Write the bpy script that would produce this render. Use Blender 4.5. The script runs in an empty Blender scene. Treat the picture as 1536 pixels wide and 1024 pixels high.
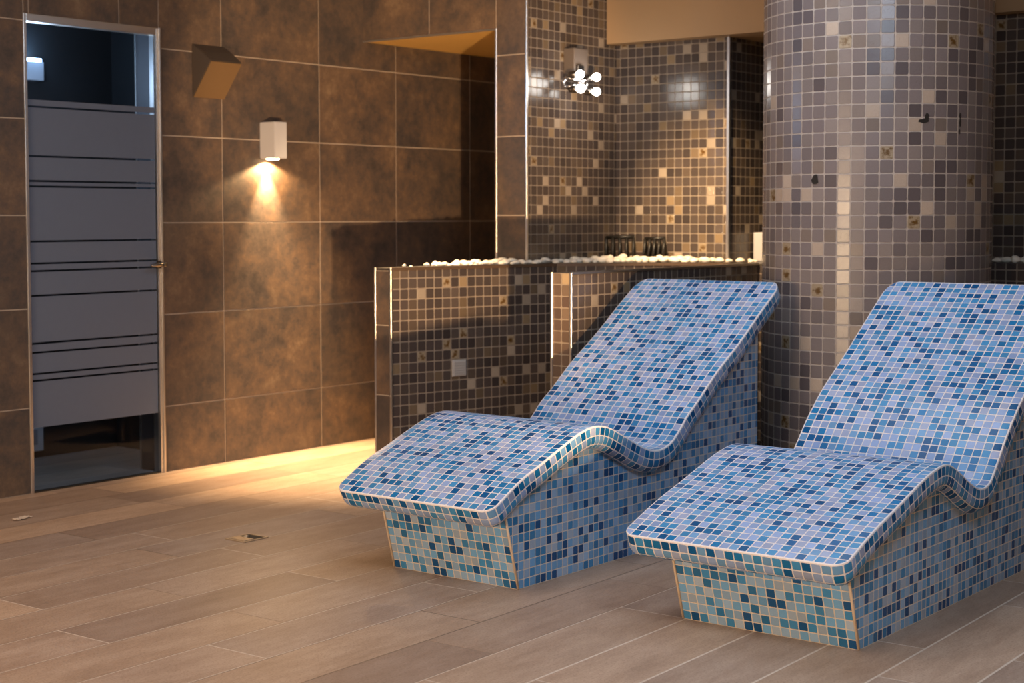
import bpy, bmesh, math, random
from mathutils import Vector, Matrix
S = bpy.context.scene
COL = S.collection
rnd = random.Random(7)

# ------------------------------------------------------------------ helpers
def link(name, bm, mats, parent=None, smooth=False, merge=True):
    me = bpy.data.meshes.new(name)
    if merge:
        bmesh.ops.remove_doubles(bm, verts=bm.verts, dist=1e-5)
    bm.normal_update()
    bm.to_mesh(me); bm.free()
    for m in (mats if isinstance(mats, (list, tuple)) else [mats]):
        me.materials.append(m)
    if smooth:
        for p in me.polygons: p.use_smooth = True
    o = bpy.data.objects.new(name, me)
    COL.objects.link(o)
    if parent: o.parent = parent
    return o

def tag(o, label=None, cat=None, group=None, kind=None):
    if label: o['label'] = label
    if cat: o['category'] = cat
    if group: o['group'] = group
    if kind: o['kind'] = kind
    return o

def struct(name, bm, mats, parent=None, **k):
    o = link(name, bm, mats, parent, **k)
    o['kind'] = 'structure'
    return o

def empty(name, loc, label, cat, group=None):
    o = bpy.data.objects.new(name, None)
    o.location = loc
    o.empty_display_size = .05
    COL.objects.link(o)
    return tag(o, label, cat, group)

def uvl(bm): return bm.loops.layers.uv.verify()

def quad(bm, pts, uvs=None, mat=0):
    f = bm.faces.new([bm.verts.new(p) for p in pts])
    f.material_index = mat
    if uvs:
        L = uvl(bm)
        for l, uv in zip(f.loops, uvs): l[L].uv = uv
    return f

def box(bm, x0, x1, y0, y1, z0, z1, mat=0, faces=None):
    """axis box, uv in metres; faces maps 'x-','x+','y-','y+','z-','z+' to material index"""
    fm = faces or {}
    def q(k, pts, uvs): quad(bm, pts, uvs, fm.get(k, mat))
    q('x-', [(x0,y1,z0),(x0,y0,z0),(x0,y0,z1),(x0,y1,z1)], [(-y1,z0),(-y0,z0),(-y0,z1),(-y1,z1)])
    q('x+', [(x1,y0,z0),(x1,y1,z0),(x1,y1,z1),(x1,y0,z1)], [(y0,z0),(y1,z0),(y1,z1),(y0,z1)])
    q('y-', [(x0,y0,z0),(x1,y0,z0),(x1,y0,z1),(x0,y0,z1)], [(x0,z0),(x1,z0),(x1,z1),(x0,z1)])
    q('y+', [(x1,y1,z0),(x0,y1,z0),(x0,y1,z1),(x1,y1,z1)], [(-x1,z0),(-x0,z0),(-x0,z1),(-x1,z1)])
    q('z+', [(x0,y0,z1),(x1,y0,z1),(x1,y1,z1),(x0,y1,z1)], [(x0,y0),(x1,y0),(x1,y1),(x0,y1)])
    q('z-', [(x0,y1,z0),(x1,y1,z0),(x1,y0,z0),(x0,y0,z0)], [(x0,y1),(x1,y1),(x1,y0),(x0,y0)])

def bevel(bm, w, seg=2):
    bmesh.ops.remove_doubles(bm, verts=bm.verts, dist=1e-5)
    bmesh.ops.bevel(bm, geom=bm.edges[:], offset=w, segments=seg, profile=.5, affect='EDGES')

def bbox(name, mat, parent, x0, x1, y0, y1, z0, z1, w=.003):
    bm = bmesh.new(); box(bm, x0, x1, y0, y1, z0, z1); bevel(bm, w)
    return link(name, bm, mat, parent)

def prism(bm, pts, z0, z1, side=0, top=0):
    """pts counter-clockwise from above; uv u = running edge length, v = z"""
    n = len(pts)
    sides = side if isinstance(side, (list, tuple)) else [side]*n
    for i in range(n):
        a, b = pts[i], pts[(i+1) % n]
        l = math.dist(a, b)
        quad(bm, [(a[0],a[1],z0),(b[0],b[1],z0),(b[0],b[1],z1),(a[0],a[1],z1)],
             [(0,z0),(l,z0),(l,z1),(0,z1)], sides[i])
    quad(bm, [(x,y,z1) for x,y in pts], [(x,y) for x,y in pts], top)
    quad(bm, [(x,y,z0) for x,y in reversed(pts)], [(x,y) for x,y in reversed(pts)], top)

def tube(bm, pts, r, n=10, caps=True, mat=0):
    pts = [Vector(p) for p in pts]
    rings = []
    for i, p in enumerate(pts):
        d = (pts[min(i+1, len(pts)-1)] - pts[max(i-1, 0)]).normalized()
        a = d.orthogonal().normalized() if i == 0 else (rings_a - d*rings_a.dot(d)).normalized()
        rings_a = a
        b = d.cross(a)
        rr = r[i] if isinstance(r, (list, tuple)) else r
        rings.append([bm.verts.new(p + (a*math.cos(t)+b*math.sin(t))*rr) for t in [2*math.pi*k/n for k in range(n)]])
    for A, B in zip(rings, rings[1:]):
        for k in range(n):
            f = bm.faces.new([A[k], A[(k+1) % n], B[(k+1) % n], B[k]]); f.material_index = mat; f.smooth = True
    if caps:
        bm.faces.new(rings[0][::-1]).material_index = mat
        bm.faces.new(rings[-1]).material_index = mat

def lathe(bm, prof, c, axis=(0,0,1), n=24, mat=0):
    """prof = [(radius, height)]"""
    c = Vector(c); d = Vector(axis).normalized(); a = d.orthogonal().normalized(); b = d.cross(a)
    rings = []
    for r, h in prof:
        r = max(r, 1e-4)
        rings.append([bm.verts.new(c + d*h + (a*math.cos(t)+b*math.sin(t))*r) for t in [2*math.pi*k/n for k in range(n)]])
    for A, B in zip(rings, rings[1:]):
        for k in range(n):
            f = bm.faces.new([A[k], A[(k+1) % n], B[(k+1) % n], B[k]]); f.material_index = mat; f.smooth = True
    bm.faces.new(rings[0][::-1]); bm.faces.new(rings[-1])

# ------------------------------------------------------------------ materials
class NT:
    def __init__(s, name):
        s.m = bpy.data.materials.new(name); s.m.use_nodes = True
        s.t = s.m.node_tree; s.t.nodes.clear()
        s.out = s.n('ShaderNodeOutputMaterial'); s.b = s.n('ShaderNodeBsdfPrincipled')
        s.l(s.b.outputs[0], s.out.inputs[0])
    def n(s, k, **kw):
        x = s.t.nodes.new(k)
        for a, v in kw.items(): setattr(x, a, v)
        return x
    def l(s, a, b): s.t.links.new(a, b)
    def put(s, sock, v):
        if hasattr(v, 'is_linked') or hasattr(v, 'links'): s.l(v, sock)
        else: sock.default_value = v
    def math(s, op, a, b=0.0, c=0.0):
        x = s.n('ShaderNodeMath', operation=op)
        s.put(x.inputs[0], a); s.put(x.inputs[1], b); s.put(x.inputs[2], c)
        return x.outputs[0]
    def vmath(s, op, a, b=(0,0,0)):
        x = s.n('ShaderNodeVectorMath', operation=op)
        s.put(x.inputs[0], a); s.put(x.inputs[1], b)
        return x.outputs[0]
    def mix(s, f, a, b):
        x = s.n('ShaderNodeMix', data_type='RGBA')
        s.put(x.inputs[0], f)
        s.put(x.inputs[6], a if not isinstance(a, tuple) else (*a[:3], 1)); s.put(x.inputs[7], b if not isinstance(b, tuple) else (*b[:3], 1))
        return x.outputs[2]
    def noise(s, vec, scale, detail=3, rough=.55, dim='3D'):
        x = s.n('ShaderNodeTexNoise', noise_dimensions=dim)
        x.inputs['Scale'].default_value = scale; x.inputs['Detail'].default_value = detail; x.inputs['Roughness'].default_value = rough
        if vec is not None: s.l(vec, x.inputs['Vector'])
        return x
    def ramp(s, f, stops, const=False):
        x = s.n('ShaderNodeValToRGB')
        cr = x.color_ramp
        if const: cr.interpolation = 'CONSTANT'
        while len(cr.elements) < len(stops): cr.elements.new(.5)
        for e, (p, c) in zip(cr.elements, stops): e.position = p; e.color = (*c[:3], 1)
        s.put(x.inputs[0], f)
        return x.outputs[0]
    def smooth(s, v, a, b, lo=0.0, hi=1.0):
        x = s.n('ShaderNodeMapRange', interpolation_type='SMOOTHSTEP')
        s.put(x.inputs[0], v)
        for i, k in enumerate((a, b, lo, hi)): x.inputs[i+1].default_value = k
        return x.outputs[0]
    def bump(s, h, strength, dist):
        x = s.n('ShaderNodeBump'); x.inputs['Strength'].default_value = strength; x.inputs['Distance'].default_value = dist
        s.l(h, x.inputs['Height']); s.l(x.outputs[0], s.b.inputs['Normal'])
    def set(s, **k):
        for a, v in k.items(): s.put(s.b.inputs[a.replace('_', ' ')], v if not (isinstance(v, tuple) and len(v) == 3) else (*v, 1))
        return s

def plain(name, col, rough=.5, metal=0., noise=.0, scale=8., emit=None, estr=0.):
    t = NT(name)
    if noise:
        tc = t.n('ShaderNodeTexCoord')
        nz = t.noise(tc.outputs['Object'], scale, 4)
        c = t.mix(nz.outputs[0], tuple(v*(1-noise) for v in col), tuple(min(1, v*(1+noise)) for v in col))
        t.l(c, t.b.inputs['Base Color'])
    else:
        t.set(Base_Color=col)
    t.set(Roughness=rough, Metallic=metal)
    if emit: t.set(Emission_Color=emit, Emission_Strength=estr)
    return t.m

def mosaic(name, palette, grout, pitch=(1, 1), gw=.05, rough=.22, grough=.75, offset=(0., 0.), stain=0., wobble=.03, tilt=.25, speck=.12, spec=.5, depth=.0012):
    t = NT(name)
    uv = t.n('ShaderNodeUVMap').outputs[0]
    sc = t.vmath('DIVIDE', uv, (pitch[0], pitch[1], 1))
    sc = t.vmath('ADD', sc, (offset[0], offset[1], 0))
    wz = t.noise(sc, 2.3, 1)
    wv = t.vmath('SUBTRACT', wz.outputs[1], (.5, .5, .5))
    ws = t.n('ShaderNodeVectorMath', operation='SCALE'); t.l(wv, ws.inputs[0]); ws.inputs['Scale'].default_value = wobble
    scw = t.vmath('ADD', sc, ws.outputs[0])
    cell = t.vmath('FLOOR', scw); fr = t.vmath('FRACTION', scw)
    ctr = t.vmath('SUBTRACT', fr, (.5, .5, 0))
    sep = t.n('ShaderNodeSeparateXYZ'); t.l(ctr, sep.inputs[0])
    ax = t.math('ABSOLUTE', sep.outputs[0]); ay = t.math('ABSOLUTE', sep.outputs[1])
    # rounded-square distance
    p = 10.
    d = t.math('POWER', t.math('ADD', t.math('POWER', t.math('MULTIPLY', ax, 2.), p), t.math('POWER', t.math('MULTIPLY', ay, 2.), p)), 1/p)
    mask = t.smooth(d, 1-2*gw-.03, 1-2*gw+.03, 1., 0.)        # 1 on the tile
    wn = t.n('ShaderNodeTexWhiteNoise', noise_dimensions='2D'); t.l(cell, wn.inputs['Vector'])
    c2 = t.vmath('ADD', cell, (37.3, 91.7, 0))
    wn2 = t.n('ShaderNodeTexWhiteNoise', noise_dimensions='2D'); t.l(c2, wn2.inputs['Vector'])
    acc = 0.; stops = []
    tot = sum(w for w, _ in palette)
    for w, c in palette:
        stops.append((acc, c)); acc += w/tot
    col = t.ramp(wn.outputs[0], stops, True)
    var = t.n('ShaderNodeHueSaturation'); t.l(col, var.inputs['Color'])
    t.l(t.math('ADD', .86, t.math('MULTIPLY', wn2.outputs[0], .28)), var.inputs['Value'])
    nz = t.noise(sc, 9., 4, .7)
    col = t.mix(t.smooth(nz.outputs[0], .3, .7, 0, speck*2), var.outputs[0], t.vmath('MULTIPLY', var.outputs[0], (.62, .6, .58)))
    if stain:
        on = t.math('GREATER_THAN', wn2.outputs[0], 1-stain)
        sz = t.noise(sc, 2.6, 4, .65)
        blot = t.smooth(t.math('ADD', sz.outputs[0], t.math('MULTIPLY', d, -.25)), .28, .5)
        base = t.mix(on, col, (.3, .235, .16))
        col = t.mix(t.math('MULTIPLY', on, blot), base, (.1, .05, .012))
    gz = t.noise(sc, 5., 3)
    gcol = t.mix(gz.outputs[0], tuple(v*.8 for v in grout), tuple(min(1, v*1.15) for v in grout))
    t.l(t.mix(mask, gcol, col), t.b.inputs['Base Color'])
    rr = t.math('ADD', rough, t.math('MULTIPLY', t.math('SUBTRACT', nz.outputs[0], .5), .2))
    mx = t.n('ShaderNodeMix', data_type='FLOAT'); t.l(mask, mx.inputs[0]); mx.inputs[2].default_value = grough; t.l(rr, mx.inputs[3])
    t.l(mx.outputs[0], t.b.inputs['Roughness'])
    t.b.inputs['Specular IOR Level'].default_value = spec
    dt = t.n('ShaderNodeVectorMath', operation='DOT_PRODUCT'); t.l(ctr, dt.inputs[0])
    t.l(t.vmath('SUBTRACT', wn2.outputs[1], (.5, .5, .5)), dt.inputs[1])
    h = t.math('MULTIPLY', mask, t.math('ADD', 1., t.math('MULTIPLY', dt.outputs['Value'], tilt)))
    h = t.math('ADD', h, t.math('MULTIPLY', nz.outputs[0], .08))
    t.bump(h, 1., depth)
    return t.m

BLUE = [(.24, (.25, .35, .60)), (.20, (.14, .31, .56)), (.10, (.31, .37, .56)), (.20, (.045, .23, .48)), (.13, (.008, .15, .38)), (.13, (.0, .08, .25))]
M_blue = mosaic('blue_mosaic', BLUE, (.72, .68, .70), gw=.062, rough=.3, spec=.26, offset=(0, 0), wobble=.05, tilt=.2, speck=.1)
M_blue_b = mosaic('blue_mosaic_base', [(.22, (.27, .43, .67)), (.28, (.15, .36, .66)), (.12, (.34, .44, .60)), (.18, (.05, .245, .53)), (.10, (.022, .16, .38)), (.10, (.003, .075, .24))],
                  (.66, .60, .55), gw=.055, rough=.3, offset=(11, 5), wobble=.05, tilt=.2)
BROWN = [(.40, (.070, .054, .049)), (.22, (.084, .065, .057)), (.14, (.055, .043, .040)), (.12, (.10, .074, .058)), (.06, (.145, .105, .07)), (.035, (.33, .27, .21)), (.025, (.23, .165, .10))]
M_brown = mosaic('brown_mosaic', BROWN, (.26, .205, .155), pitch=(.05, .05), gw=.05, rough=.2, stain=.03, tilt=.5, depth=.0015)
M_brown2 = mosaic('brown_mosaic_wall', BROWN, (.25, .20, .155), pitch=(.05, .05), gw=.045, rough=.2, offset=(19, 7), stain=.02, tilt=.5, depth=.0015)
M_brown3 = mosaic('tan_mosaic_end', [(.6, (.13, .085, .06)), (.25, (.16, .11, .075)), (.1, (.1, .065, .05)), (.05, (.42, .3, .17))], (.3, .23, .16), pitch=(.0515, .05), gw=.045, rough=.3, offset=(.0, 3))
GREY = [(.34, (.188, .157, .156)), (.28, (.166, .138, .140)), (.15, (.212, .176, .166)), (.11, (.105, .087, .092)), (.07, (.19, .15, .13)), (.05, (.42, .335, .27))]
M_grey = mosaic('column_mosaic', GREY, (.42, .355, .31), pitch=(.0567, .0567), gw=.04, rough=.24, stain=.035, tilt=.7, depth=.0018, offset=(0, 0))

def tile_mat():
    t = NT('rust_stone_tile')
    tc = t.n('ShaderNodeTexCoord').outputs['Object']
    g = t.n('ShaderNodeNewGeometry')
    off = t.n('ShaderNodeCombineXYZ')
    t.l(t.math('MULTIPLY', g.outputs['Random Per Island'], 40.), off.inputs[0]); t.l(t.math('MULTIPLY', g.outputs['Random Per Island'], 23.), off.inputs[2])
    v = t.vmath('ADD', tc, off.outputs[0])
    a = t.noise(v, 4.2, 8, .72); b = t.noise(v, 19., 6, .75); c = t.noise(v, 1.6, 4)
    f = t.math('ADD', t.math('MULTIPLY', a.outputs[0], .6), t.math('MULTIPLY', b.outputs[0], .4))
    col = t.ramp(f, [(.34, (.044, .037, .034)), (.46, (.083, .061, .050)), (.55, (.128, .083, .056)), (.68, (.20, .135, .085))])
    col = t.mix(t.smooth(c.outputs[0], .45, .62), col, t.vmath('MULTIPLY', col, (.72, .78, .88)))
    fine = t.noise(v, 90., 3, .7)
    col = t.mix(t.smooth(fine.outputs[0], .55, .75, 0, .25), col, t.vmath('MULTIPLY', col, (.5, .48, .45)))
    t.l(col, t.b.inputs['Base Color'])
    t.l(t.math('ADD', .36, t.math('MULTIPLY', b.outputs[0], .3)), t.b.inputs['Roughness'])
    t.b.inputs['Specular IOR Level'].default_value = .35
    t.bump(t.math('ADD', b.outputs[0], t.math('MULTIPLY', fine.outputs[0], .3)), .25, .003)
    return t.m
M_tile = tile_mat()
M_grout = plain('beige_grout', (.42, .34, .27), .8, noise=.15, scale=20)

def floor_mat():
    t = NT('wood_look_plank_tile')
    tc = t.n('ShaderNodeTexCoord').outputs['Object']
    rot = t.n('ShaderNodeVectorRotate', rotation_type='Z_AXIS'); t.l(tc, rot.inputs['Vector']); rot.inputs['Angle'].default_value = math.radians(-1.6)
    s = t.n('ShaderNodeSeparateXYZ'); t.l(rot.outputs[0], s.inputs[0])
    H, W = .243, .98
    y = t.math('DIVIDE', t.math('ADD', s.outputs[1], -.02), H); row = t.math('FLOOR', y)
    w1 = t.n('ShaderNodeTexWhiteNoise', noise_dimensions='1D'); t.l(row, w1.inputs['W'])
    x = t.math('ADD', t.math('DIVIDE', s.outputs[0], W), w1.outputs[0]); cx = t.math('FLOOR', x)
    cell = t.n('ShaderNodeCombineXYZ'); t.l(cx, cell.inputs[0]); t.l(row, cell.inputs[1])
    wn = t.n('ShaderNodeTexWhiteNoise', noise_dimensions='2D'); t.l(cell.outputs[0], wn.inputs['Vector'])
    fx = t.math('FRACT', x); fy = t.math('FRACT', y)
    dx = t.math('MULTIPLY', t.math('SUBTRACT', .5, t.math('ABSOLUTE', t.math('SUBTRACT', fx, .5))), W)
    dy = t.math('MULTIPLY', t.math('SUBTRACT', .5, t.math('ABSOLUTE', t.math('SUBTRACT', fy, .5))), H)
    d = t.math('MINIMUM', dx, dy)
    mask = t.math('MULTIPLY', t.smooth(dx, .0012, .003), t.smooth(dy, .0022, .0048))
    v = t.n('ShaderNodeCombineXYZ')
    t.l(t.math('ADD', t.math('MULTIPLY', s.outputs[0], 2.4), t.math('MULTIPLY', wn.outputs[0], 31.)), v.inputs[0]); t.l(t.math('MULTIPLY', s.outputs[1], 9.), v.inputs[1]); t.l(t.math('MULTIPLY', wn.outputs[0], 17.), v.inputs[2])
    g1 = t.noise(v.outputs[0], 1.3, 8, .68); g2 = t.noise(v.outputs[0], 9., 6, .75)
    f = t.math('ADD', t.math('MULTIPLY', g1.outputs[0], .58), t.math('MULTIPLY', g2.outputs[0], .42))
    col = t.ramp(f, [(.3, (.27, .185, .13)), (.46, (.37, .262, .19)), (.58, (.44, .325, .245)), (.72, (.50, .385, .30))])
    tint = t.ramp(wn.outputs[0], [(0, (.72, .68, .68)), (.3, (1.02, .97, .92)), (.6, (.82, .82, .87)), (1, (1.22, 1.14, 1.04))])
    col = t.vmath('MULTIPLY', col, tint)
    fine = t.noise(tc, 160., 2)
    col = t.mix(t.smooth(fine.outputs[0], .46, .70, 0, .55), col, t.vmath('MULTIPLY', col, (.6, .55, .5)))
    gr = t.ramp(w1.outputs[0], [(0, (.15, .1, .065)), (.3, (.24, .165, .115)), (.5, (.60, .49, .40))], True)
    t.l(t.mix(mask, gr, col), t.b.inputs['Base Color'])
    t.l(t.math('ADD', .34, t.math('MULTIPLY', g2.outputs[0], .22)), t.b.inputs['Roughness'])
    t.b.inputs['Specular IOR Level'].default_value = .4
    t.bump(t.math('ADD', mask, t.math('MULTIPLY', g2.outputs[0], .25)), .5, .0012)
    return t.m
M_floor = floor_mat()

def brushed(name, col, rough=.3):
    t = NT(name)
    tc = t.n('ShaderNodeTexCoord').outputs['Object']
    mp = t.vmath('MULTIPLY', tc, (60, 60, 1.5))
    nz = t.noise(mp, 4., 3)
    t.set(Base_Color=col, Metallic=1.)
    t.l(t.math('ADD', rough-.08, t.math('MULTIPLY', nz.outputs[0], .16)), t.b.inputs['Roughness'])
    return t.m
M_alu = brushed('brushed_aluminium_trim', (.72, .68, .64), .34)
M_chrome = plain('polished_chrome', (.6, .6, .62), .16, 1.)
M_steel_dark = plain('dark_chrome', (.22, .2, .18), .16, 1.)
M_black = plain('black_metal', (.012, .010, .008), .42, .3, noise=.2)
M_white = plain('white_lacquer', (.43, .42, .44), .45, noise=.04)
M_beige = plain('beige_paint', (.36, .225, .115), .6, noise=.06, scale=3)
M_ochre = plain('ochre_paint', (.62, .38, .11), .65, noise=.08, scale=3)
M_ceil = plain('white_ceiling_paint', (.42, .39, .36), .8, noise=.04)
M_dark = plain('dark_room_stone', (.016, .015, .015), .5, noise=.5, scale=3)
M_jamb = plain('dark_grey_jamb', (.05, .045, .045), .45, noise=.15)
M_film = plain('frosted_grey_film', (.098, .122, .178), .6, noise=.03, scale=30)
M_boxdark = plain('dark_brown_casing', (.055, .042, .035), .5, noise=.1)
M_boxtan = plain('tan_front_panel', (.145, .085, .036), .6, noise=.06)
M_pebble = plain('white_pebble', (.78, .71, .60), .55, noise=.12, scale=18)
M_ledge = plain('dark_ledge_slab', (.045, .036, .03), .35, noise=.25, scale=12)
M_chip = plain('bare_dark_adhesive', (.012, .008, .005), .8, noise=.4, scale=120)
M_drain = plain('worn_steel_cover', (.42, .33, .24), .42, .6, noise=.2, scale=30)
M_hole = plain('dark_drain_gap', (.03, .022, .014), .8)
M_scrap = plain('pale_paper_scrap', (.62, .5, .4), .8, noise=.15, scale=90)
M_vent = plain('pale_grey_plastic', (.42, .40, .39), .5)
M_bulb = plain('glowing_bulb_glass', (1, 1, 1), .3, emit=(1, .95, .88), estr=14)
M_lens = plain('glowing_lamp_lens', (1, 1, 1), .3, emit=(1, .72, .40), estr=22)
M_cool = plain('glowing_cool_lens', (1, 1, 1), .3, emit=(.62, .82, 1), estr=14)
def glass():
    t = NT('clear_door_glass')
    tr = t.n('ShaderNodeBsdfTransparent'); tr.inputs[0].default_value = (.74, .80, .88, 1)
    gl = t.n('ShaderNodeBsdfGlossy'); gl.inputs['Roughness'].default_value = .02
    fr = t.n('ShaderNodeFresnel'); fr.inputs[0].default_value = 1.18
    mx = t.n('ShaderNodeMixShader')
    t.l(fr.outputs[0], mx.inputs[0]); t.l(tr.outputs[0], mx.inputs[1]); t.l(gl.outputs[0], mx.inputs[2])
    t.l(mx.outputs[0], t.out.inputs[0])
    return t.m
M_glass = glass()

# ------------------------------------------------------------------ tiled stone wall
def tiles(bm, O, U, V, cells, mat=1, gap=.0022, proud=.003, bev=.0015):
    """raised stone tiles on plane O + u U + v V; each cell (u0,u1,v0,v1)"""
    O, U, V = Vector(O), Vector(U), Vector(V); N = U.cross(V)
    for u0, u1, v0, v1 in cells:
        if u1-u0 < .02 or v1-v0 < .02: continue
        a, b, c, d = u0+gap, u1-gap, v0+gap, v1-gap
        low = [O+U*u+V*v for u, v in ((a,c),(b,c),(b,d),(a,d))]
        hi = [O+U*u+V*v+N*proud for u, v in ((a+bev,c+bev),(b-bev,c+bev),(b-bev,d-bev),(a+bev,d-bev))]
        L = [bm.verts.new(p) for p in low]; Hh = [bm.verts.new(p) for p in hi]
        f = bm.faces.new(Hh); f.material_index = mat
        for i in range(4):
            f = bm.faces.new([L[i], L[(i+1) % 4], Hh[(i+1) % 4], Hh[i]]); f.material_index = mat

def cells(us, vs): return [(a, b, c, d) for a, b in zip(us, us[1:]) for c, d in zip(vs, vs[1:])]

YW, DX0, DX1, DZ = 6.06, 4.231, 4.987, 2.140
XL, YP, YP2, ZS = 6.413, 4.927, 5.123, 2.20
CEIL = 2.75

# floor / ceiling / far walls
bm = bmesh.new(); box(bm, -2.2, 10.2, -3.2, 9.2, -.1, 0)
struct('floor', bm, M_floor)
bm = bmesh.new(); box(bm, -2.2, 10.2, -3.2, 9.2, CEIL, CEIL+.1)
struct('ceiling', bm, M_ceil)
bm = bmesh.new(); box(bm, -2.2, -2.1, -3.2, 9.2, 0, CEIL); struct('wall_near', bm, M_beige)
bm = bmesh.new(); box(bm, -2.1, 10.2, -3.2, -3.1, 0, CEIL); struct('wall_right', bm, M_beige)

# left wall with the door opening
bm = bmesh.new()
T = .17
box(bm, -2.1, DX0, YW, YW+T, 0, CEIL, 0)
box(bm, DX1, 9.6, YW, YW+T, 0, CEIL, 0, faces={'x-': 2})
box(bm, DX0, DX1, YW, YW+T, DZ, CEIL, 0, faces={'z-': 2})
xs = [4.987, 5.382, 6.067, 6.674, 7.326, 7.98, 8.6, 9.6]
zs = [0, .321, .768, 1.213, 1.634, 2.05, 2.48, CEIL]
cl = cells(xs, zs)
cl += cells([2.0, 2.75, 3.5, DX0], [0, .387, .831, 1.249, 1.678, 2.112, 2.5, CEIL])
cl += cells([DX0, 4.259, 4.754, DX1], [DZ, 2.48, CEIL])
tiles(bm, (0, YW, 0), (1,0,0), (0,0,1), cl)
struct('wall_left', bm, [M_grout, M_tile, M_jamb], merge=False)

# pier and lintel of the passage, running from the left wall out to the mosaic wall
bm = bmesh.new()
box(bm, XL, 7.25, YP, YP2, 0, CEIL, 0, faces={'y-': 2, 'y+': 3})
box(bm, XL, XL+.4, YP2, YW, ZS, CEIL, 0, faces={'z-': 4})
zp = [0, .4, .82, 1.247, 1.651, 2.066]
cl = cells([-YP2, -YP], zp) + [(-YP2, -YP, 2.066, 2.5), (-YP2, -YP, 2.5, CEIL)]
cl += cells([-YW, -5.578, -YP2], [ZS, 2.55, CEIL])
tiles(bm, (XL, 0, 0), (0,-1,0), (0,0,1), cl)
struct('wall_passage', bm, [M_grout, M_tile, M_brown2, M_dark, M_ochre], merge=False)
bm = bmesh.new(); box(bm, XL+.4, 9.6, YP2, YW, ZS, ZS+.1); struct('ceiling_passage', bm, M_ochre)
bm = bmesh.new(); box(bm, 9.5, 9.6, YP2, YW, 0, ZS); struct('wall_far', bm, M_tile)
bm = bmesh.new(); box(bm, 7.25, 9.5, YP2-.05, YP2, 0, CEIL); struct('wall_inner', bm, M_tile)

# mosaic back wall, recess beside it and the wall behind the column
XB, YB = 7.22, 4.222
bm = bmesh.new()
box(bm, XB, XB+.1, YB, YP, .9, CEIL, 0)
box(bm, XB+.1, 8.6, YB, YB+.1, .9, CEIL, 0)
box(bm, 8.6, 8.7, 3.3, YB+.1, .9, CEIL, 0)
box(bm, XB, 8.7, 3.2, 3.3, .9, CEIL, 0)
struct('wall_back', bm, M_brown2)
bm = bmesh.new(); box(bm, XB, XB+.1, -3.1, 3.2, 0, CEIL, 0)
struct('wall_back_right', bm, M_brown2)
bm = bmesh.new()
box(bm, 7.125, 8.7, -3.1, YP-.001, 2.172, CEIL, 0)
struct('ceiling_bulkhead', bm, M_beige)

# low planter wall
ZP = 1.0
pl = [(5.5, 5.128), (5.5, 5.028), (6.5, 4.80), (7.12, 4.15), (7.12, 3.3), (8.6, 3.3), (8.6, 5.07), (7.25, 5.07), (7.25, 4.925), (6.411, 4.925), (6.411, 5.128)]
pl = [(5.5, 5.128), (5.5, 5.028), (6.5, 4.80), (7.12, 4.15), (7.12, 3.3), (8.6, 3.3), (8.6, 4.9), (6.411, 4.925), (6.411, 5.128)]
bm = bmesh.new()
prism(bm, pl, 0, ZP-.012, [1, 0, 0, 0, 0, 0, 0, 0, 3], 2)
L = (5.128-5.028)
tiles(bm, (5.5, 0, 0), (0,-1,0), (0,0,1), cells([-5.128, -5.028], [0, .4, .73, ZP-.012]), mat=3)
prism(bm, pl, ZP-.012, ZP, 2, 2)
struct('wall_planter', bm, [M_brown, M_grout, M_ledge, M_tile], merge=False)

# low partition beside the first lounger
bm = bmesh.new()
prism(bm, [(5.49, 4.08), (5.49, 3.977), (7.12, 3.977), (7.12, 4.08)], 0, ZP, [1, 0, 0, 0], 2)
struct('wall_partition', bm, [M_brown, M_brown3, M_ledge])
# ledge right of the column
bm = bmesh.new(); box(bm, 7.0, XB, -3.1, 3.2, 0, 1.03, 0, faces={'z+': 1}); struct('wall_ledge', bm, [M_brown, M_ledge])

# metal edge trims
def trim(n, x0, x1, y0, y1, z0, z1, m=M_alu):
    bm = bmesh.new(); box(bm, x0, x1, y0, y1, z0, z1); bevel(bm, .0015, 1)
    return struct('trim_%d' % n, bm, m)
trim(1, 5.494, 5.503, 5.123, 5.132, 0, ZP+.002); trim(2, 5.493, 5.503, 5.022, 5.034, 0, ZP+.002)
trim(3, 5.483, 5.493, 4.074, 4.084, 0, ZP+.002); trim(4, 5.483, 5.495, 3.971, 3.983, 0, ZP+.002)
trim(5, 5.49, 7.11, 3.972, 3.980, ZP-.006, ZP+.004)
trim(6, XL-.006, XL+.004, YP2-.006, YP2+.006, ZP, ZS+.006); trim(7, XL-.006, XL+.006, YP-.006, YP+.005, ZP, CEIL)
trim(8, XL-.006, XL+.004, YP2, YW-.004, ZS-.004, ZS+.006)
trim(9, XB-.008, XB+.006, YB-.009, YB+.007, ZP, 2.172)
# ledge trim along the planter front
def strip(n, a, b, z, h=.012, w=.004):
    a, b = Vector((*a, z)), Vector((*b, z)); d = (b-a).normalized(); nn = Vector((d.y, -d.x, 0))
    bm = bmesh.new()
    A = [a, b, b+nn*w, a+nn*w]
    prism(bm, [(p.x, p.y) for p in reversed(A)] if False else [(p.x, p.y) for p in (a+nn*w, b+nn*w, b, a)], z-h, z+.003)
    return struct('trim_%d' % n, bm, plain('bronze_ledge_trim', (.20, .13, .085), .35, .6))
strip(10, (5.5, 5.028), (6.5, 4.80), ZP); strip(11, (6.5, 4.80), (7.12, 4.15), ZP)

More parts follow.
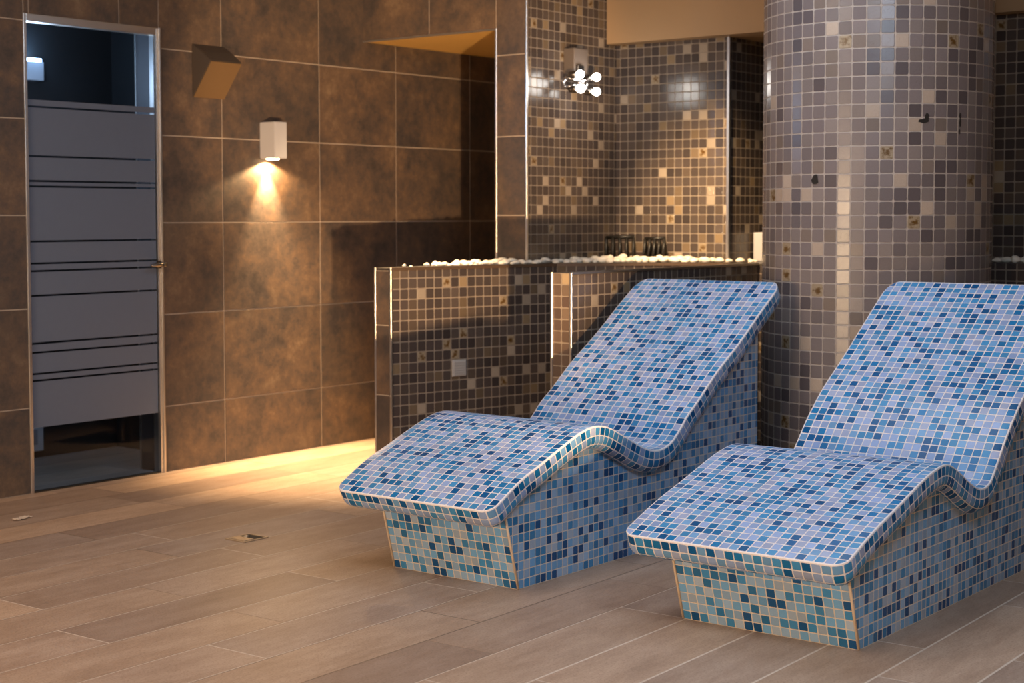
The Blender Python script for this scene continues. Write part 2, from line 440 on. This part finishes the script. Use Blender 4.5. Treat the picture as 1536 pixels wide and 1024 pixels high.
# ------------------------------------------------------------------ door
d = bpy.data.objects.new('door_1', None); d.location = (DX0, YW, 0); COL.objects.link(d)
d['kind'] = 'structure'; d['label'] = 'glass door with grey frosted bands in an aluminium frame'
def dpart(name, mat, x0, x1, y0, y1, z0, z1, w=.002):
    o = bbox(name, mat, None, x0-DX0, x1-DX0, y0-YW, y1-YW, z0, z1, w); o.parent = d; return o
F = .012
dpart('frame_jamb', M_alu, DX0-.004, DX0+F, YW-.008, YW+.03, 0, DZ+.004)
dpart('frame_jamb', M_alu, DX1-.018, DX1-.006, YW-.004, YW+.05, 0, DZ+.004)
dpart('frame_jamb', M_alu, DX1-.005, DX1+.006, YW-.012, YW+.03, 0, DZ+.006)
dpart('frame_head', M_alu, DX0+F, DX1-.018, YW-.006, YW+.05, DZ-.03, DZ+.004)
dpart('glass_pane', M_glass, DX0+F+.003, DX1-.021, YW+.012, YW+.02, .006, DZ-.033, .001)
bm = bmesh.new()
lines = [1.735, 1.514, 1.403, 1.379, 1.132, 1.033, .999, .888, .674, .633, .537, .506]
edges = [1.766] + lines + [.294]
for hi, lo in zip(edges, edges[1:]):
    box(bm, DX0+F+.004-DX0, DX1-.022-DX0, .0095, .0118, lo+.0045 if lo != .294 else lo, hi-.0045 if hi != 1.766 else hi)
link('frosted_film', bm, M_film, d)
bm = bmesh.new()
hx, hz = 4.972-DX0, 1.012
lathe(bm, [(.019, 0), (.019, .006), (.011, .009), (.010, .036), (.012, .04), (.012, .05), (.008, .054)], (hx, 0, hz), (0,-1,0), 20)
tube(bm, [(hx, -.044, hz), (hx-.03, -.047, hz), (hx-.075, -.046, hz-.003), (hx-.082, -.04, hz-.004)], [.009, .0085, .0075, .006], 12)
h = link('door_handle', bm, M_steel_dark, d, merge=False)
# threshold strip
dpart('threshold', plain('dark_threshold', (.05, .04, .03), .4, .5), DX0+F, DX1-.018, YW, YW+.03, 0.0005, .006)

# room behind the door
bm = bmesh.new()
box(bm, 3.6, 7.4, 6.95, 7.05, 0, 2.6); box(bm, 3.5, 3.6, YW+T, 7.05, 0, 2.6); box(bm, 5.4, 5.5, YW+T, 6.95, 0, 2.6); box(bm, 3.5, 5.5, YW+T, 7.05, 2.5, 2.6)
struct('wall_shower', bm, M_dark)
bm = bmesh.new(); box(bm, DX1-.0035, DX1-.0005, YW+T-.003, YW+T+.006, 0, DZ); struct('trim_12', bm, M_alu)
wl = empty('wall_lamp', (4.86, 6.95, 1.93), 'bluish white up-lighting wall lamp seen through the clear top of the glass door', 'lamp')
bbox('lamp_body', M_white, wl, -.05, .05, -.09, 0, 0, .095, .004)
bm = bmesh.new(); box(bm, -.042, .042, -.08, -.008, .096, .112); link('lamp_lens', bm, M_cool, wl)
bm = bmesh.new(); box(bm, -.02, .02, -.008, 0, .09, .12); link('bracket', bm, M_white, wl)
so = empty('wall_socket', (4.865, 6.95, .035), 'small white socket plate low on the wall behind the glass door', 'socket')
bbox('plate', plain('white_socket_plastic', (.8, .78, .78), .4), so, -.055, .06, -.012, 0, 0, .15, .004)
bbox('rocker', M_white, so, -.02, .022, -.016, -.011, .035, .115, .002)

# ------------------------------------------------------------------ wall lamp + wedge fitting
wl = empty('wall_lamp', (5.677, YW-.003, 1.535), 'white box-shaped down-lighting wall lamp on the brown stone tiles', 'lamp')
bm = bmesh.new(); hw = .043
pts = [(-hw, -.112), (hw, -.112), (hw, 0), (-hw, 0)]
prism(bm, pts, .004, .19); bmesh.ops.remove_doubles(bm, verts=bm.verts, dist=1e-5); bmesh.ops.bevel(bm, geom=bm.edges[:], offset=.003, segments=2, affect='EDGES')
link('lamp_body', bm, M_white, wl)
bm = bmesh.new(); lathe(bm, [(.032, 0), (.034, .003), (.034, .006)], (0, -.05, -.0005), (0,0,1), 24); link('lamp_lens', bm, M_lens, wl)
wf = empty('wall_speaker', (5.19, YW-.003, 1.825), 'dark brown wedge-shaped wall fitting with a slanted tan front panel', 'speaker')
prof = [(0, 0), (-.137, .175), (-.075, .222), (0, .265)]
bm = bmesh.new()
for x, flip in ((0, False), (.205, True)):
    quad(bm, [(x, y, z) for y, z in (prof[::-1] if not flip else prof)])
for (ya, za), (yb, zb) in zip(prof, prof[1:]+prof[:1]):
    quad(bm, [(0, ya, za), (.205, ya, za), (.205, yb, zb), (0, yb, zb)])
bmesh.ops.remove_doubles(bm, verts=bm.verts, dist=1e-5); bmesh.ops.recalc_face_normals(bm, faces=bm.faces)
bmesh.ops.bevel(bm, geom=bm.edges[:], offset=.003, segments=2, affect='EDGES')
link('casing', bm, M_boxdark, wf)
bm = bmesh.new()
n = Vector((0, -.175, -.137)).normalized()
def sp(x, t): return Vector((x, -.137*t, .175*t))
o0, o1 = n*.0005, n*.004
A = [sp(.004, .03), sp(.201, .03), sp(.201, .985), sp(.004, .985)]
vb = [bm.verts.new(p+o0) for p in A]; vt = [bm.verts.new(p+o1) for p in A]
bm.faces.new(vt); bm.faces.new(vb[::-1])
for i in range(4): bm.faces.new([vb[i], vb[(i+1) % 4], vt[(i+1) % 4], vt[i]])
bmesh.ops.recalc_face_normals(bm, faces=bm.faces)
link('front_panel', bm, M_boxtan, wf)

# ------------------------------------------------------------------ four-bulb chrome light on the mosaic wall
cx, cz = 6.765, 1.94
cf = empty('bulb_light', (cx, YP, cz), 'chrome wall light with four glowing globe bulbs on the mosaic wall', 'lamp')
bbox('mounting_box', plain('taupe_box', (.12, .095, .08), .5), cf, -.035, .085, -.07, 0, .045, .178, .004)
bbox('stem', M_steel_dark, cf, -.022, .03, -.088, -.03, .03, .088, .004)
bm = bmesh.new()
tube(bm, [(.0, -.06, .04), (.0, -.075, 0), (0, -.08, -.012)], .013, 12)
for zz, k in ((.018, 1), (-.028, -1)):
    tube(bm, [(-.09, -.06, zz), (-.06, -.09, zz-.006*k), (0, -.10, zz-.012*k), (.05, -.085, zz-.006*k), (.075, -.075, zz)], .008, 10)
tube(bm, [(-.09, -.06, .018), (-.1, -.045, -.005), (-.085, -.045, -.03), (-.06, -.06, -.04)], .006, 10)
tube(bm, [(.03, -.09, -.04), (.055, -.085, -.01), (.075, -.075, .018)], .007, 10)
link('arms', bm, M_chrome, cf, merge=False)
bp = [(-.078, -.125, .033), (-.072, -.125, -.041), (.078, -.125, .029), (.078, -.125, -.047)]
for x, y, z in bp:
    bm = bmesh.new(); lathe(bm, [(.016, -.06), (.02, -.045), (.02, -.018), (.014, -.012)], (x*.94, y+.0, z), (-x*.1, -1, 0), 18)
    so = link('bulb_socket', bm, M_steel_dark, cf, merge=False)
    bm = bmesh.new()
    R = .0215
    lathe(bm, [(R*math.sin(t), -R*math.cos(t)) for t in [math.pi*k/12 for k in range(1, 12)]], (x*.94, y-.01, z), (-x*.1, -1, 0), 20)
    link('bulb', bm, M_bulb, cf, merge=False)

# ------------------------------------------------------------------ round column
CC, CR = Vector((6.468, 3.038)), .4905
ce = empty('column', (CC.x, CC.y, 0), 'thick round column clad in grey-brown mosaic with a few rust-stained tiles', 'column')
bm = bmesh.new(); n = round(2*math.pi*CR/.0567); L = uvl(bm)
circ = round(2*math.pi*CR/.0567)*.0567
for k in range(n):
    a, b = 2*math.pi*k/n, 2*math.pi*(k+1)/n
    quad(bm, [(CR*math.cos(a), CR*math.sin(a), 0), (CR*math.cos(b), CR*math.sin(b), 0), (CR*math.cos(b), CR*math.sin(b), CEIL), (CR*math.cos(a), CR*math.sin(a), CEIL)],
         [(circ*k/n, 0), (circ*(k+1)/n, 0), (circ*(k+1)/n, CEIL), (circ*k/n, CEIL)])
link('shaft', bm, M_grey, ce)
def on_col(p):
    """camera-independent: angle/height of the column surface point facing the given point"""
    v = Vector((p[0], p[1])); dd = v.normalized()
    b = dd.dot(CC); c = CC.length_squared - CR*CR
    t = b-math.sqrt(b*b-c); q = dd*t
    return math.atan2(q.y-CC.y, q.x-CC.x), 1.25+(p[2]-1.25)*t/v.length
def chip(p, blobs):
    a0, z0 = on_col(p)
    bm = bmesh.new(); r = CR+.001
    for du, dz, su, sz in blobs:
        ring = []
        for k in range(14):
            t = 2*math.pi*k/14; q = 1+rnd.uniform(-.18, .18)
            u, z = du+su*math.cos(t)*q, dz+sz*math.sin(t)*q
            a = a0 + u/CR
            ring.append(bm.verts.new((r*math.cos(a), r*math.sin(a), z0+z)))
        bm.faces.new(ring)
    o = link('chip', bm, M_chip, ce, merge=False); o['label'] = 'dark patch where a mosaic tile has chipped off'
chip((6.05, 3.119, 1.395), [(.0, -.002, .018, .018), (.004, .01, .012, .012)])
chip((6.05, 2.637, 1.634), [(0.012, .006, .010, .018), (-.002, -.010, .022, .008)])
chip((6.05, 2.486, 1.61), [(0, .03, .006, .012), (.0, .0, .006, .018), (-.004, -.035, .006, .011)])

# ------------------------------------------------------------------ heated loungers
PT = .0312
def catmull(P, n=14):
    P = [Vector(p) for p in P]; out = []
    P = [2*P[0]-P[1]] + P + [2*P[-1]-P[-2]]
    for i in range(1, len(P)-2):
        p0, p1, p2, p3 = P[i-1:i+3]
        for k in range(n):
            t = k/n
            out.append(.5*((2*p1) + (p2-p0)*t + (2*p0-5*p1+4*p2-p3)*t*t + (3*p1-p0-3*p2+p3)*t**3))
    out.append(P[-2]); return out

class Curve:
    def __init__(s, P):
        pts = catmull(P)
        for _ in range(2):      # soften
            pts = [pts[0]] + [(a+b*2+c)/4 for a, b, c in zip(pts, pts[1:], pts[2:])] + [pts[-1]]
        s.p = pts; s.c = [0]
        for a, b in zip(pts, pts[1:]): s.c.append(s.c[-1]+(b-a).length)
        s.L = s.c[-1]
    def at(s, t):
        if t <= 0: d = (s.p[1]-s.p[0]).normalized(); return s.p[0]+d*t, d
        if t >= s.L: d = (s.p[-1]-s.p[-2]).normalized(); return s.p[-1]+d*(t-s.L), d
        lo, hi = 0, len(s.c)-1
        while hi-lo > 1:
            m = (lo+hi)//2
            if s.c[m] <= t: lo = m
            else: hi = m
        f = (t-s.c[lo])/(s.c[hi]-s.c[lo])
        p = s.p[lo].lerp(s.p[hi], f)
        # blended tangent
        def tg(i): return (s.p[min(i+1, len(s.p)-1)]-s.p[max(i-1, 0)]).normalized()
        return p, tg(lo).lerp(tg(hi), f).normalized()
    def off(s, t, h):
        p, d = s.at(t); return Vector((p.x+d.y*h, p.y-d.x*h))    # h below the surface

def lounger(label, prof, ys, yb, base_x, top_front, group):
    y0, y1 = ys
    cv = Curve(prof); L = cv.L
    root = empty('lounger', ((base_x[0]+base_x[1])/2, (yb[0]+yb[1])/2, 0), label, 'lounger', group)
    ox, oy = root.location.x, root.location.y
    def W(s, y, h):
        q = cv.off(s, h); return Vector((q.x-ox, y-oy, q.y))
    rc, rh, r1, t, r2 = .045, .085, .0038, .086, .040     # rc corner radius, rh its length at the rounded head end
    W0 = y1-y0; ny = round(W0/PT); py = W0/ny
    NS, NY, NA = 150, 16, 7
    bm = bmesh.new(); uv = uvl(bm)
    def outline(o):
        """rounded rectangle grown outward by o: list of (s, y, running length)"""
        out = []; a = rc+o; b_ = rh+o; run = 0
        ss = [rc+(L-rc-rh)*k/NS for k in range(NS+1)]; yy = [y0+rc+(W0-2*rc)*k/NY for k in range(NY+1)]
        for s_ in ss: out.append((s_, y0-o, s_))
        run = L-rh; q = rc*math.pi/2; qh = (rc+rh)*math.pi/4
        for k in range(1, NA): th = -math.pi/2+math.pi/2*k/NA; out.append((L-rh+b_*math.cos(th), y0+rc+a*math.sin(th), run+qh*k/NA))
        for y in yy: out.append((L+o, y, run+qh+y-y0-rc))
        run += qh+W0-2*rc
        for k in range(1, NA): th = math.pi/2*k/NA; out.append((L-rh+b_*math.cos(th), y1-rc+a*math.sin(th), run+qh*k/NA))
        run += qh
        for s_ in reversed(ss): out.append((s_, y1+o, run+(L-rh-s_)))
        run += L-rc-rh
        for k in range(1, NA): th = math.pi/2+math.pi/2*k/NA; out.append((rc+a*math.cos(th), y1-rc+a*math.sin(th), run+q*k/NA))
        run += q
        for y in reversed(yy): out.append((-o, y, run+(y1-rc-y)))
        run += W0-2*rc
        for k in range(1, NA): th = math.pi+math.pi/2*k/NA; out.append((rc+a*math.cos(th), y0+rc+a*math.sin(th), run+q*k/NA))
        return out, run+q
    def face(pts, uvs):
        f = bm.faces.new([bm.verts.new(p) for p in pts]); f.smooth = True
        for l, c in zip(f.loops, uvs): l[uv].uv = c
    def sheet(o, h, flip):
        """the full rounded rectangle at depth h"""
        a = rc+o
        ss = [-o] + [rc+(L-rc-rh)*k/NS for k in range(NS+1)] + [L+o]
        yy = [y0-o] + [y0+rc+(W0-2*rc)*k/NY for k in range(NY+1)] + [y1+o]
        def put(P):
            P = P[::-1] if flip else P
            face([W(s_, y, h) for s_, y in P], [(s_/PT, (y-y0)/py) for s_, y in P])
        for i in range(len(ss)-1):
            for j in range(len(yy)-1):
                if i in (0, len(ss)-2) and j in (0, len(yy)-2):
                    cs = rc if i == 0 else L-rh; as_ = a if i == 0 else rh+o; cy_ = y0+rc if j == 0 else y1-rc
                    b = {(0,0): math.pi, (1,0): -math.pi/2, (1,1): 0, (0,1): math.pi/2}[(int(i != 0), int(j != 0))]
                    for k in range(NA):
                        t0, t1 = b+math.pi/2*k/NA, b+math.pi/2*(k+1)/NA
                        put([(cs, cy_), (cs+as_*math.cos(t0), cy_+a*math.sin(t0)), (cs+as_*math.cos(t1), cy_+a*math.sin(t1))])
                else:
                    put([(ss[i], yy[j]), (ss[i+1], yy[j]), (ss[i+1], yy[j+1]), (ss[i], yy[j+1])])
    sheet(0, 0, False)
    edge = [(0, 0)] + [(r1*math.sin(a), r1*(1-math.cos(a))) for a in [math.pi/2*k/3 for k in (1, 2, 3)]]
    edge += [(r1, t-r2)] + [(r1-r2*(1-math.cos(a)), t-r2+r2*math.sin(a)) for a in [math.pi/2*k/6 for k in range(1, 7)]]
    acc = 0
    for ei, ((o0, h0), (o1, h1)) in enumerate(zip(edge, edge[1:])):
        st = math.hypot(o1-o0, h1-h0) if ei >= 3 else 0     # the rounded rim itself is one grout joint
        A, tot = outline(o0); B, _ = outline(o1); n = len(A)
        for k in range(n):
            m = (k+1) % n
            ua, ub = A[k][2], (A[m][2] if m else tot)
            face([W(A[k][0], A[k][1], h0), W(B[k][0], B[k][1], h1), W(B[m][0], B[m][1], h1), W(A[m][0], A[m][1], h0)],
                 [(ua/PT, 40-acc/PT), (ua/PT, 40-(acc+st)/PT), (ub/PT, 40-(acc+st)/PT), (ub/PT, 40-acc/PT)])
        acc += st
    sheet(edge[-1][0], t, True)
    slab = link('reclining_slab', bm, M_blue, root)
    # pedestal
    xf, xr = base_x
    poly = [(xf, 0), (xr, 0)]
    pts = []
    for k in range(201):
        q = cv.off(L*k/200, .035)
        if top_front+.002 < q.x < xr-.004: pts.append((q.x, q.y))
    q = cv.off(L, .035)
    zr = max(p[1] for p in pts)
    # heights at the ends
    poly += [(xr, pts[-1][1]+.003)] + pts[::-1] + [(top_front, pts[0][1])]
    bm = bmesh.new(); uv = uvl(bm)
    for y, flip in ((yb[0], False), (yb[1], True)):
        P = poly[::-1] if flip else poly
        f = bm.faces.new([bm.verts.new((x-ox, y-oy, z)) for x, z in P])
        for l, (x, z) in zip(f.loops, P): l[uv].uv = ((x-xf)/PT*(1 if not flip else -1), z/PT)
    n = len(poly); wb = yb[1]-yb[0]; nb = round(wb/PT)
    for i in range(n):
        a, b = poly[i], poly[(i+1) % n]
        l_ = math.dist(a, b)
        f = bm.faces.new([bm.verts.new((p[0]-ox, y-oy, p[1])) for p, y in ((b, yb[0]), (a, yb[0]), (a, yb[1]), (b, yb[1]))])
        s0, s1 = a[1]/PT, b[1]/PT
        if i == n-1: s0, s1 = l_/PT, 0
        if i == 0: s0, s1 = 0, l_/PT
        for l, (s_, u) in zip(f.loops, ((s1, 0), (s0, 0), (s0, nb), (s1, nb))): l[uv].uv = (u+60, s_)
    bmesh.ops.remove_doubles(bm, verts=bm.verts, dist=1e-5)
    bmesh.ops.recalc_face_normals(bm, faces=bm.faces)
    big = [f for f in bm.faces if len(f.verts) > 8]
    bmesh.ops.triangulate(bm, faces=big)
    ped = link('pedestal', bm, M_blue_b, root)
    # bead of grout along the two front edges
    M = plain('cream_grout_bead', (.6, .47, .36), .7)
    for y in yb:
        bm = bmesh.new()
        tube(bm, [(xf-ox, y-oy, 0.002), (top_front-ox, y-oy, pts[0][1]-.01)], .0045, 8)
        link('edge_bead', bm, M, ped, merge=False)
    return root

G = 'blue mosaic loungers standing on the plank floor'
P1 = [(3.937, .296), (4.09, .376), (4.21, .42), (4.335, .467), (4.435, .500), (4.515, .513), (4.60, .501), (4.70, .459), (4.83, .401), (4.92, .381), (5.005, .394), (5.073, .438), (5.13, .488), (5.21, .541), (5.35, .641), (5.53, .748), (5.681, .85), (5.81, .932), (5.868, .968)]
lounger('blue mosaic lounger farther from the camera, beside the low brown mosaic wall', P1, (3.172, 3.870), (3.212, 3.768), (4.134, 5.742), 4.05, G)
P2 = [(3.98, .279), (4.162, .347), (4.34, .400), (4.505, .450), (4.60, .471), (4.665, .477), (4.72, .467), (4.786, .437), (4.869, .394), (4.954, .362), (5.035, .369), (5.10, .425), (5.181, .508), (5.299, .605), (5.45, .702), (5.62, .815), (5.76, .91), (5.875, .985)]
lounger('blue mosaic lounger nearest the camera, in front of the round column', P2, (1.952, 2.692), (1.985, 2.575), (4.15, 5.75), 4.066, G)

# ------------------------------------------------------------------ pebbles
protos = []
for k in range(6):
    bm = bmesh.new(); bmesh.ops.create_icosphere(bm, subdivisions=3, radius=1)
    ph = [rnd.uniform(0, 6.28) for _ in range(6)]; el = (rnd.uniform(.8, 1.15), rnd.uniform(.75, 1), rnd.uniform(.5, .75))
    for v in bm.verts:
        c = v.co.normalized()
        f = 1+.10*math.sin(2.3*c.x+ph[0])*math.cos(1.9*c.y+ph[1])+.07*math.sin(3.1*c.z+ph[2]+c.x*2)
        v.co = Vector((c.x*el[0], c.y*el[1], c.z*el[2]))*f
    me = bpy.data.meshes.new('pebble'); bm.to_mesh(me); bm.free(); me.materials.append(M_pebble)
    for p in me.polygons: p.use_smooth = True
    protos.append((me, min(v.co.z for v in me.vertices)))
def pebble(x, y, z, r, lab, grp):
    me, zm = rnd.choice(protos)
    o = bpy.data.objects.new('pebble', me); o.location = (x, y, z-zm*r-.001); o.scale = (r, r, r); o.rotation_euler = (0, 0, rnd.uniform(0, 6.28))
    COL.objects.link(o); tag(o, lab, 'pebble', grp)
def front_y(x):
    if x < 6.5: return 5.028-.228*(x-5.5)
    return 4.80-(x-6.5)*.65/.62
def in_planter(x, y, m):
    if not (front_y(x)+m < y) : return False
    if x < 6.40: return y < 5.128-m
    if x > XB-m: return False
    return y < YP-m
placed = []
def try_peb(x, y, r, ok, z, lab, grp):
    if not ok: return False
    for px, py, pr in placed:
        if (px-x)**2+(py-y)**2 < (.86*(pr+r))**2: return False
    placed.append((x, y, r)); pebble(x, y, z, r, lab, grp); return True
LAB = 'white rounded pebble in the bed along the top of the low mosaic planter wall'
GRP = 'white pebbles on the planter ledge'
racks_xy = [(7.10, 4.82), (7.12, 4.62)]
cnt = 0
for _ in range(9000):
    if cnt >= 230: break
    x = rnd.uniform(5.6, 7.2); y = rnd.uniform(4.1, 5.12)
    dens = min(1, max(.03, (x-5.75)/.75))
    if rnd.random() > dens: continue
    big = .014+.018*min(1, max(0, (x-5.7)/.8))
    r = rnd.uniform(.55, 1.1)*big
    if any((x-a)**2+(y-b)**2 < .075**2 for a, b in racks_xy): continue
    if try_peb(x, y, r, in_planter(x, y, r*.9+.006), ZP, LAB, GRP): cnt += 1
k = 0
for _ in range(400):
    if k >= 14: break
    x, y = rnd.uniform(7.16, 7.5), rnd.uniform(3.92, 4.2); r = rnd.uniform(.008, .016)
    if (x-7.5)**2+(y-4.165)**2 < .075**2: continue
    if try_peb(x, y, r, True if y < YB-.014-r else False, ZP, 'small white pebble at the foot of the dark recess beside the white box', 'small pebbles in the recess'): k += 1
k = 0
for _ in range(400):
    if k >= 26: break
    x, y = rnd.uniform(7.03, 7.18), rnd.uniform(2.3, 2.72); r = rnd.uniform(.014, .026)
    if try_peb(x, y, r, True, 1.03, 'white pebble on the dark ledge to the right of the round column', 'white pebbles right of the column'): k += 1

# white box, racks, vent cover
o = bbox('white_box', M_white, None, 7.46, 7.54, 4.128, 4.206, ZP, ZP+.155, .006)
tag(o, 'plain white upright box on the ledge at the left edge of the column', 'box')
def rack(name, loc, w, h, n, lean, label, yaw):
    e = empty(name, loc, label, 'rack'); e.rotation_euler = (0, 0, yaw)
    bm = bmesh.new()
    tube(bm, [(-w/2, 0, h*.97), (w/2, lean*.2, h)], .010, 8); link('top_rail', bm, M_black, e, merge=False)
    bm = bmesh.new(); tube(bm, [(-w/2, .03, .006), (w/2, .03, .006)], .006, 8); tube(bm, [(-w/2, -.03, .006), (w/2, -.03, .006)], .006, 8); link('foot_rail', bm, M_black, e, merge=False)
    for k in range(n):
        x = -w/2+w*k/(n-1)
        bm = bmesh.new()
        tube(bm, [(x+lean*.25, -.03, .006), (x+lean*.1, -.012, h*.55), (x, 0, h*.985)], .0095, 8)
        tube(bm, [(x-lean*.1, .03, .006), (x, .012, h*.6), (x, 0, h*.985)], .0085, 8)
        link('bar', bm, M_black, e, merge=False)
ya = math.radians(-80)
rack('wire_rack', (7.10, 4.82, ZP), .16, .13, 5, .05, 'larger black wire rack standing among the pebbles in the mosaic corner', ya)
rack('wire_rack', (7.13, 4.615, ZP), .11, .125, 5, .0, 'smaller black wire rack on the pebbles to the right of the larger rack', ya)
# vent cover on the planter wall
vx, vz = 5.885, .508
ve = empty('vent_cover', (vx, front_y(vx)-.002, vz), 'small pale square vent cover on the dark low mosaic wall', 'vent')
ve.rotation_euler = (0, 0, math.atan2(-.228, 1))
bm = bmesh.new(); box(bm, -.042, .042, -.006, .0, -.04, .04); bevel(bm, .002); link('plate', bm, M_vent, ve)
for k in range(6):
    z = -.03+.012*k
    bm = bmesh.new(); box(bm, -.034, .034, -.011, -.0055, z-.0032, z+.0032); link('louvre', bm, M_vent, ve)

# floor drain and scrap
dr = empty('floor_drain', (4.15, 4.555, 0), 'small square steel drain cover set in the plank floor', 'drain')
bm = bmesh.new()
for a in ((-.062, .062, -.055, -.047), (-.062, .062, .047, .055), (-.062, -.054, -.047, .047), (.054, .062, -.047, .047)): box(bm, a[0], a[1], a[2], a[3], .0003, .004)
link('frame', bm, M_drain, dr)
bm = bmesh.new(); box(bm, -.054, .054, -.047, .047, .0003, .0015); link('gap', bm, M_hole, dr)
bm = bmesh.new(); box(bm, -.05, .0, -.04, .043, .0015, .005); bevel(bm, .0012, 1); link('cover', bm, M_drain, dr)
bm = bmesh.new(); lathe(bm, [(.011, 0), (.012, .005), (.006, .008)], (.012, .018, .0015), (0,0,1), 14); link('knob', bm, M_drain, dr, merge=False)
bm = bmesh.new()
n = 12
for i in range(n):
    for j in range(6):
        def q(a, b):
            x, y = (a/n-.5)*.085, (b/6-.5)*.04*(1-.5*abs(a/n-.5))
            return (x, y+.006*math.sin(a*.9), .002+.005*abs(math.sin(a*1.7+b*.8)))
        quad(bm, [q(i, j), q(i+1, j), q(i+1, j+1), q(i, j+1)])
bmesh.ops.remove_doubles(bm, verts=bm.verts, dist=1e-5)
bmesh.ops.solidify(bm, geom=bm.faces[:], thickness=.0012)
o = link('paper_scrap', bm, M_scrap); o.location = (3.852, 5.585, .001); o.rotation_euler = (0, 0, .3)
tag(o, 'tiny crumpled pale scrap lying on the floor in front of the glass door', 'scrap')

# ------------------------------------------------------------------ lights
def light(kind, name, loc, energy, col, target=None, **k):
    l = bpy.data.lights.new(name, kind); l.energy = energy; l.color = col
    for a, v in k.items(): setattr(l, a, v)
    o = bpy.data.objects.new(name, l); o.location = loc; COL.objects.link(o)
    if target is not None: o.rotation_euler = (Vector(target)-Vector(loc)).to_track_quat('-Z', 'Y').to_euler()
    return o
R = math.radians
COOL = (.66, .82, 1.0)
light('SPOT', 'wall_lamp_beam', (5.677, YW-.04, 1.531), 45, (1, .62, .28), (5.677, YW-.02, 0), spot_size=R(150), spot_blend=.3, shadow_soft_size=.012)
light('SPOT', 'wall_lamp_core', (5.677, YW-.04, 1.531), 165, (1, .66, .32), (5.69, YW-.004, .9), spot_size=R(60), spot_blend=.85, shadow_soft_size=.012)
light('SPOT', 'floor_uplight', (2.05, .27, .12), 2100, (1, .64, .33), (5.78, 5.05, 1.68), spot_size=R(22), spot_blend=.5, shadow_soft_size=.05)
light('SPOT', 'floor_uplight_wide', (2.15, .17, .12), 60, (1, .66, .36), (5.3, 3.4, 1.3), spot_size=R(75), spot_blend=.7, shadow_soft_size=.06)
light('AREA', 'warm_fill_panel', (-1.6, 3.4, .9), 185, (1, .70, .43), (5, 3.4, .8), shape='RECTANGLE', size=1.6, size_y=1.0)  # added unseen fill panel, not a fixture; warms the lounger fronts
light('SPOT', 'planter_downlight', (5.6, 3.9, 2.7), 700, (1, .68, .36), (7.22, 4.30, 1.12), spot_size=R(36), spot_blend=.9, shadow_soft_size=.05)
light('SPOT', 'passage_downlight', (5.85, 5.48, 2.7), 1500, (1, .70, .38), (5.75, 5.45, 0), spot_size=R(50), spot_blend=1., shadow_soft_size=.06)
light('AREA', 'ceiling_panel', (3.2, 1.2, 2.7), 66, COOL, (4.3, 2.6, 0), shape='RECTANGLE', size=1.2, size_y=1.2)
light('AREA', 'ceiling_panel_rear', (4.9, 3.0, 2.7), 24, COOL, (4.9, 3.0, 0), shape='RECTANGLE', size=1.6, size_y=1.0)
light('AREA', 'ceiling_panel_left', (2.4, 3.9, 2.7), 44, (1, .86, .74), (3.2, 4.6, 0), shape='RECTANGLE', size=1.5, size_y=1.0)
light('POINT', 'bulb_glow', (cx, YP-.20, cz), 2.2, (1, .95, .88), shadow_soft_size=.06)
light('POINT', 'shower_fill', (4.45, 6.35, 1.9), 20, (.62, .80, 1), shadow_soft_size=.04)  # added fill point, no ceiling fixture; brightens the socket behind the door
light('POINT', 'shower_lamp_glow', (4.86, 6.84, 2.09), 2, (.40, .68, 1), shadow_soft_size=.03)
w = bpy.data.worlds.new('world'); S.world = w; w.use_nodes = True
w.node_tree.nodes['Background'].inputs[0].default_value = (.5, .45, .42, 1); w.node_tree.nodes['Background'].inputs[1].default_value = .05

# ------------------------------------------------------------------ camera
f, cy0, yaw, pitch, roll = 2376.4, 454.07, .906457, .055446, -.000852
cyw, syw, cp, spn = math.cos(yaw), math.sin(yaw), math.cos(pitch), math.sin(pitch)
Fv = Vector((syw*cp, cyw*cp, -spn)); Rv = Vector((cyw, -syw, 0)); Uv = Rv.cross(Fv)
c, s_ = math.cos(roll), math.sin(roll)
Rr, Ur = Rv*c+Uv*s_, -Rv*s_+Uv*c
cam = bpy.data.cameras.new('camera'); co = bpy.data.objects.new('camera', cam); COL.objects.link(co)
co.matrix_world = Matrix(((Rr.x, Ur.x, -Fv.x, 0), (Rr.y, Ur.y, -Fv.y, 0), (Rr.z, Ur.z, -Fv.z, 1.25), (0, 0, 0, 1)))
cam.sensor_fit = 'HORIZONTAL'; cam.sensor_width = 36; cam.lens = f*36/1536
cam.shift_y = (cy0-512)/1536
cam.clip_start = .05; cam.clip_end = 60
cam.dof.use_dof = True; cam.dof.focus_distance = 5.1; cam.dof.aperture_fstop = 4.0
S.camera = co
S.view_settings.view_transform = 'Standard'; S.view_settings.look = 'None'
S.view_settings.gamma = 1; S.view_settings.use_curve_mapping = False
S.view_settings.exposure = 0.0
